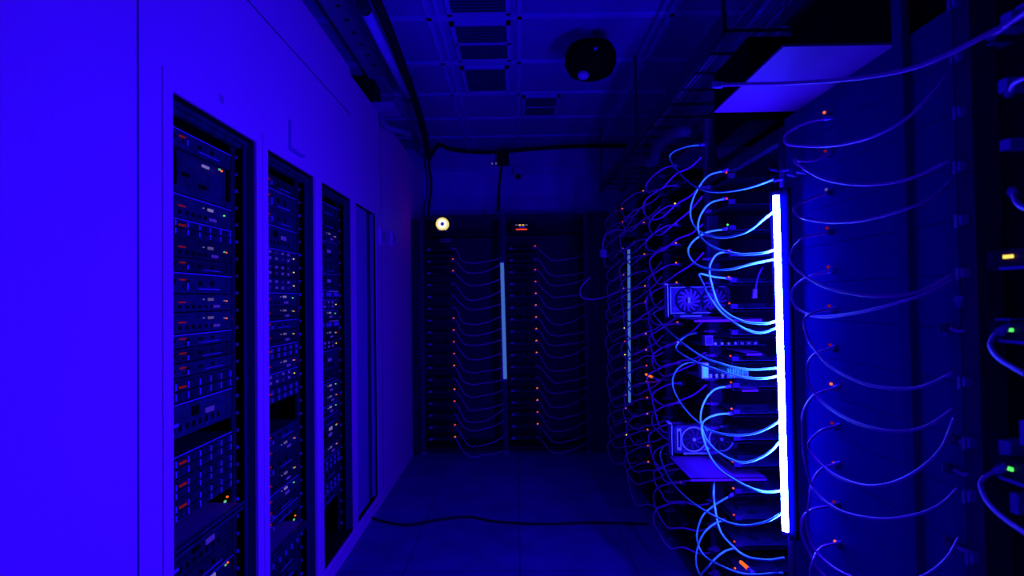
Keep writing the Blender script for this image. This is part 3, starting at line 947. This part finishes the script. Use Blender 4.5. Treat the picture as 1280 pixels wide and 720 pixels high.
# ------------------------------------------------------------------ traced cables near the bright tube
def traced(pp, label, group, r=.0036, xs=(.855, .745, .75, .835), m=None, plug=True):
    # xs: offset of the cable from the rack at start, outermost, lowest, end
    n = len(pp)
    il = min(range(n), key=lambda i: pp[i][0])
    pts = []
    for i, (x, y) in enumerate(pp):
        if i <= il:
            t = i / max(il, 1)
            X = xs[0] + (xs[1] - xs[0]) * math.sin(t * math.pi / 2)
        else:
            t = (i - il) / max(n - 1 - il, 1)
            X = xs[1] + (xs[2] - xs[1]) * min(1, t * 2) if t < .5 else xs[2] + (xs[3] - xs[2]) * ((t - .5) * 2) ** 1.3
        pts.append(at_x(x, y, X))
    return cable_obj(pts, r, m or M['cable'], label, group, plug, sub=8, n=8)


FRONT = [
    [(1037, 147), (1006, 154), (986, 165), (980, 174), (987, 181), (1020, 183), (1050, 181), (1090, 171), (1130, 150), (1165, 117), (1186, 90)],
    [(1038, 191), (1018, 200), (1000, 201), (993, 199), (1000, 207), (1025, 222), (1060, 230), (1100, 230), (1140, 222), (1188, 200)],
    [(1034, 241), (1010, 250), (995, 257), (993, 265), (1005, 273), (1040, 278), (1080, 275), (1130, 262), (1165, 247), (1190, 225)],
    [(1034, 291), (1006, 297), (991, 311), (988, 326), (1000, 340), (1030, 358), (1070, 368), (1110, 370), (1150, 364), (1190, 343)],
    [(1040, 338), (1008, 347), (992, 360), (990, 375), (1000, 388), (1025, 396), (1070, 391), (1120, 379), (1160, 366), (1190, 350)],
    [(1042, 386), (1018, 390), (1006, 398), (1006, 410), (1013, 428), (1037, 457), (1073, 477), (1110, 485), (1150, 484), (1192, 466)],
    [(1042, 434), (1018, 443), (1009, 458), (1011, 478), (1027, 502), (1060, 524), (1095, 536), (1130, 539), (1162, 531), (1192, 511)],
    [(1046, 484), (1018, 494), (1004, 515), (1003, 535), (1006, 575), (1015, 607), (1033, 628), (1060, 642), (1103, 649), (1147, 643), (1177, 630), (1197, 611)],
    [(1047, 532), (1027, 538), (1011, 553), (1013, 564), (1027, 581), (1050, 597), (1083, 607), (1117, 603), (1150, 586), (1177, 560), (1193, 523)],
    [(1046, 580), (1027, 586), (1015, 603), (1011, 630), (1008, 653), (1015, 680), (1030, 700), (1057, 718), (1100, 732), (1150, 722), (1182, 700), (1199, 672)],
    [(1041, 632), (1027, 634), (1013, 638), (1003, 648), (1002, 668), (1013, 693), (1027, 716), (1060, 740), (1120, 750), (1198, 725)],
    [(1048, 679), (1027, 684), (1017, 699), (1013, 720), (1022, 748), (1080, 775), (1198, 762)],
]
for i, pp in enumerate(FRONT):
    traced(pp, f'looping blue cable, {down(i)} in the {BAYN[0]}', f'cables in the {BAYN[0]}', xs=(.85, .738 - .012 * (i % 4), .762 - .012 * (i % 4), .845 - .006 * (i % 3)), m=M['cable_weaklit'], r=.0031)
BEHIND = [
    [(878, 181), (860, 183), (843, 189), (837, 197), (845, 211), (858, 225), (875, 236), (895, 240), (920, 238), (945, 232), (967, 224)],
    [(907, 213), (885, 220), (870, 240), (863, 262), (866, 280), (878, 291), (900, 297), (925, 293), (940, 286), (955, 274), (968, 264)],
    [(906, 248), (886, 255), (874, 273), (874, 293), (890, 308), (920, 317), (950, 317), (969, 312)],
    [(907, 286), (882, 291), (866, 302), (860, 314), (867, 328), (885, 336), (910, 337), (940, 330), (969, 324)],
    [(910, 314), (896, 318), (888, 330), (887, 342), (891, 360), (898, 380), (911, 393), (927, 401), (944, 404), (960, 404), (971, 401)],
    [(911, 348), (892, 346), (880, 343), (874, 343), (878, 353), (887, 371), (900, 389), (916, 402), (933, 412), (951, 416), (971, 410)],
    [(828, 386), (820, 389), (818, 394), (833, 411), (856, 431), (878, 446), (900, 454), (922, 460), (944, 462), (972, 460)],
    [(870, 416), (858, 420), (848, 428), (845, 436), (853, 443), (871, 453), (893, 461), (911, 467), (933, 472), (955, 473), (973, 470)],
    [(872, 453), (858, 454), (847, 461), (841, 473), (842, 486), (849, 501), (862, 518), (878, 532), (893, 540), (918, 544), (942, 542), (960, 535), (975, 526)],
    [(911, 483), (895, 486), (884, 496), (877, 511), (876, 527), (882, 547), (895, 563), (911, 573), (927, 578), (944, 575), (962, 565), (976, 551)],
    [(913, 517), (898, 518), (884, 523), (877, 532), (879, 547), (887, 569), (900, 587), (922, 602), (944, 612), (960, 615), (978, 613)],
    [(833, 555), (826, 564), (827, 577), (839, 601), (858, 622), (882, 639), (910, 653), (934, 657), (960, 651), (979, 640)],
    [(893, 597), (892, 612), (893, 630), (900, 663), (916, 683), (934, 696), (960, 700), (980, 697)],
    [(914, 619), (891, 633), (877, 647), (871, 671), (879, 693), (903, 708), (934, 718), (978, 716)],
    [(905, 650), (891, 656), (877, 671), (870, 696), (875, 718), (900, 738), (980, 745)],
    [(918, 685), (903, 691), (885, 708), (874, 728), (900, 755), (980, 770)],
]
for i, pp in enumerate(BEHIND):
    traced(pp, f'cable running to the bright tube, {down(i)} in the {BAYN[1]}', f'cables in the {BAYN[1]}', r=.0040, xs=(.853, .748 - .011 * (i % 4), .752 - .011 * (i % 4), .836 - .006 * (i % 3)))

# long cable crossing below the overhead panel
cable_obj([at_y(897, 106, 1.45), at_y(940, 105, 1.40), at_y(985, 104, 1.33), at_y(1060, 99, 1.22), at_y(1130, 88, 1.12), at_y(1180, 70, 1.05), at_y(1230, 45, .99), at_y(1300, 8, .92)], .0046, M['cable_weaklit'], 'long cable crossing in front of the pale overhead panel', None, True, 8, 8)

# ------------------------------------------------------------------ overhead panel and black enclosure
zp = 1.4 + .56
A, B, Cc, D = at_z(985, 58, zp), at_z(1150, 56, zp), at_z(887, 142, zp), at_z(1060, 137, zp)
x0, ya, yb = (A.x + Cc.x) / 2, (A.y + B.y) / 2, (Cc.y + D.y) / 2
t = thing('overhead_panel', 'pale flat panel jutting over the aisle above the bright tube', 'panel', (x0, ya, zp))
MB().box(0, .42, 0, yb - ya, 0, .006, M['panel']).build('sheet', t)

a, b = at_y(936, 112, 1.87), at_y(1118, 42, 1.87)
tag(MB().box(a.x, b.x, 1.87, 2.2, zp + .01, b.z, M['void']).build('black_enclosure', bevel=.006), 'black box enclosure resting behind the pale overhead panel', 'box')

# cable tray with cables over the side racks
t = thing('cable_tray', 'dark wire tray full of cables above the side racks', 'cable tray', (.98, 2.2, 2.42))
mb = MB()
for s in (-.16, .16):
    mb.box(s - .006, s + .006, 0, 3.3, 0, .08, M['post'])
for i in range(16):
    mb.box(-.16, .16, i * .21, i * .21 + .012, 0, .008, M['dark'])
mb.build('ladder', t)
for s in (0, 1.6, 3.2):
    MB().box(-.17, -.16, s, s + .02, 0, CEIL - 2.42, M['dark']).build('hanger', t)
for j in range(12):
    x = -.13 + j * .0235
    tag(MB().tube([(.98 + x + .006 * math.sin(q * 1.7), 2.0 + q * .55, 2.4365 + .01 * (j % 3) * (.5 + .5 * math.sin(q * 2.1 + j))) for q in range(7)], .007, M['grey'], n=6, sub=3).build('tray_cable'), 'dim blue-grey cable lying in the overhead wire tray', 'cable', 'cables in the overhead tray')
for j in range(5):
    pa = [at_y(980 + j * 7, 2 + j * 2, 1.9), at_y(985 + j * 8, 25 + j * 3, 1.95), at_y(1000 + j * 8, 34 + j * 2, 2.0), at_y(1030 + j * 9, 16 + j * 3, 2.05), at_y(1062 + j * 10, 4 + j * 3, 2.1), at_y(1085 + j * 11, -20 + j * 3, 2.15)]
    tag(MB().tube(pa, .006, M['grey'], n=6).build('spare_cable'), 'dim coiled cable heaped above the black enclosure', 'cable', 'coiled cables above the black enclosure')
tag(MB().tube([at_y(1035, 36, 1.92), at_y(1048, 26, 1.92)], .010, M['catch'], n=8, smooth_path=False).build('cable_end'), 'pale stub of a plug above the black enclosure', 'plug')
# ribbed arch hose where the corner tops out
pts = [at_x(818, 203, .80), at_x(822, 185, .80), at_x(835, 170, .80), at_x(853, 164, .82), at_x(868, 166, .90), at_x(880, 172, .98)]
tag(MB().tube(pts, .03, M['post'], n=12).build('bent_hose'), 'thick dim hose arching over the side rack tops', 'hose')
tag(MB().tube([at_x(778, 236, .84), at_x(782, 214, .81), at_x(795, 203, .80), at_x(815, 203, .81)], .03, M['post'], n=12).build('bent_hose'), 'smaller dim hose arching over the corner rack top', 'hose')
# small white mains plug dangling by the corner
t = tag(MB().tube([at_y(782, 288, 4.3), at_y(768, 288, 4.3), at_y(757, 294, 4.3), at_y(754, 304, 4.3), at_y(754, 312, 4.3)], .008, M['cable_weaklit'], n=7).build('mains_lead'), 'pale mains plug dangling from a short lead in the corner', 'plug')
q = at_y(754, 317, 4.3)
MB().box(q.x - .024, q.x + .024, 4.275, 4.325, q.z - .03, q.z + .028, M['bright']).build('plug_body', t, .004)

tag(MB().tube([at_y(738, 346, 4.35), at_y(726, 360, 4.35), at_y(728, 372, 4.35), at_y(745, 374, 4.35), at_y(765, 368, 4.35), at_y(785, 360, 4.35)], .006, M['cable_weaklit'], n=7).build('corner_cable'), 'loose cable curling out of the dark corner', 'cable')

tag(MB().tube([at_z(a, b, .009) for a, b in ((446, 640), (460, 645), (480, 652), (510, 656), (545, 650), (585, 646), (620, 652), (680, 655), (740, 653), (810, 655))], .008, M['cabledark'], n=7).build('floor_cable'), 'black cable snaking across the dark floor', 'cable')

# orange flares: two brighter lit plugs
for (x, y, X, dx, dz, lab) in ((812, 470, .80, 9, 4, 'bright orange glowing plug in the third side bay'), (931, 707, .80, 10, 9, 'bright orange glowing plug low behind the bright tube')):
    a, b = at_x(x - dx / 2, y - dz / 2, X), at_x(x + dx / 2, y + dz / 2, X)
    t = thing('lit_plug', lab, 'plug', a, 0, 'bright orange plugs')
    MB().tube([(0, 0, 0), tuple(b - a)], .0075 if x < 900 else .0065, M['orange'], n=8, smooth_path=False).build('glow_tip', t)
    MB().tube([tuple((b - a) * 1.0), tuple((b - a) * 1.6)], .007, M['clear'], n=8, smooth_path=False).build('plug_shell', t)

# ------------------------------------------------------------------ frame-edge bay: clips on the post, switches, cables
for i, (x, y) in enumerate(((1193, 3), (1196, 70), (1200, 140), (1200, 208), (1202, 275), (1204, 341), (1206, 477), (1212, 553), (1212, 620), (1216, 697))):
    p = at_x(x, y, .852)
    t = thing('cable_clip', f'pale cable clip on the side rack post, {down(i)}', 'clip', p, 0, 'cable clips down the rack post')
    MB().box(-.008, .008, -.009, .009, -.009, .009, M['bright']).build('clip_body', t, .002)
    MB().box(-.012, -.008, -.004, .004, -.014, .010, M['grey']).build('latch', t)
for (x, y, lab) in ((1185, 585, 'pale plug clinging to the post between middle clips'), (1186, 678, 'pale plug clinging low on the post'), (1192, 550, 'short dim plug block beside the clip post'), (1180, 410, 'dim bent plug at mid post')):
    p = at_x(x, y, .845)
    t = thing('post_plug', lab, 'plug', p, R_(20), 'plugs on the clip post')
    MB().box(-.006, .006, -.009, .009, -.009, .009, M['plug_dim']).build('plug_body', t, .003)
    MB().tube([(0, -.01, 0), (.004, -.03, -.005), (.02, -.045, .01)], .004, M['cable_weaklit'], n=6).build('lead', t)


def edge_switch(i, y, leds, label):
    p = at_x(1258, y, .865)
    t = thing('network_switch', label, 'switch', (.865, .95, p.z - .012), 0, 'network switches in the frame-edge rack')
    MB().box(.0, .22, -.2, .115, -.012, .026, M['case']).build('switch_body', t, .003)
    for j, l in enumerate(leds):
        yy = p.y - .95 - j * .009
        MB().box(-.004, 0, yy - .006, yy + .003, .009, .015, M[l]).build('port_light', t)
    pr = MB()
    for j in range(6):
        pr.box(-.003, .002, -.18 + j * .03, -.158 + j * .03, .0, .016, M['void'])
    pr.build('port_row', t)
    MB().box(-.006, .0, p.y - .95 - .06, p.y - .95 + .01, -.011, -.006, M['catch']).build('lip', t)


edge_switch(0, 321, ['yellow', 'yellow'], 'network switch with yellow lights at the frame edge')
edge_switch(1, 412, ['redslit', 'green'], 'network switch with red and green lights, upper of two')
edge_switch(2, 584, ['redslit', 'green'], 'network switch with red and green lights, lower of two')
for (x0, y0, x1, y1, lab) in ((1250, 12, 1264, 34, 'pale plug block at the very top of the frame edge'), (1246, 30, 1262, 44, 'pale plug block second from the top at the frame edge'), (1247, 96, 1258, 118, 'pale square plug at the upper frame edge'), (1249, 172, 1262, 190, 'dim square plug below the pale one at the frame edge'), (1226, 52, 1240, 62, 'small slanted plug block at the upper frame edge'), (1228, 553, 1262, 566, 'slanted pale bar beside the lower switch'), (1233, 398, 1262, 404, 'thin dim bar above the upper red and green switch'), (1274, 527, 1284, 556, 'pale block cut by the frame edge'), (1262, 618, 1272, 640, 'dim square block low at the frame edge'), (1268, 0, 1284, 14, 'pale corner block at the top of the frame')):
    a, b = at_x(x0, y1, .89), at_x(x1, y0, .89)
    o = MB().box(0, .04, 0, abs(b.y - a.y), 0, b.z - a.z, M['catch']).build('plug_block', loc=(.89, b.y, a.z), bevel=.002)
    tag(o, lab, 'plug', 'plug blocks at the frame edge')
EDGE = [
    [(1256, 412), (1244, 418), (1238, 432), (1250, 449), (1285, 470)],
    [(1252, 586), (1232, 596), (1226, 607), (1235, 628), (1255, 648), (1290, 672)],
    [(1240, 45), (1255, 34), (1275, 20), (1290, 10)],
    [(1262, 116), (1268, 104), (1280, 98), (1295, 94)],
    [(1266, 240), (1270, 252), (1280, 260), (1295, 265)],
    [(1200, 378), (1203, 384), (1212, 372), (1222, 364), (1228, 363)],
    [(1186, 412), (1200, 403), (1216, 397), (1232, 394)],
]
for i, pp in enumerate(EDGE):
    traced(pp, ['thick cable curling from the upper red and green switch', 'thick cable curling from the lower red and green switch', 'short cable rising at the top frame edge', 'short hooked cable at the upper frame edge', 'short cable stub high above the yellow-lit switch', 'small hooked cable by the clip post', 'thin cable behind the clip post at mid height'][i], 'cables at the frame edge', r=.0042, xs=(.86, .84, .82, .80) if i < 5 else (.86, .86, .88, .9), m=M['cable_weaklit'])
tag(MB().box(.838, .853, 1.235, 1.268, .03, 2.3, M['casefront']).build('rack_upright'), 'dark slim upright standing before the smooth computer cases', 'post')
# tangle of clear plugs above the tube top
for i, (x, y) in enumerate(((962, 211), (975, 214), (984, 218), (968, 226), (996, 215))):
    a = at_x(x, y, .84)
    o = MB().tube([a, at_x(x + 12, y + (3, -2, 2, -3, 1)[i], .85)], .005, M['clear'], n=6, smooth_path=False).build('loose_plug')
    tag(o, 'clear plug in the tangle above the bright tube', 'plug', 'clear plugs above the bright tube')

# ------------------------------------------------------------------ world
wd = bpy.data.worlds.new('world')
SC.world = wd
wd.use_nodes = True
wd.node_tree.nodes['Background'].inputs[0].default_value = (.0, .0, .01, 1)
wd.node_tree.nodes['Background'].inputs[1].default_value = .3
SC.cycles.max_bounces = 6
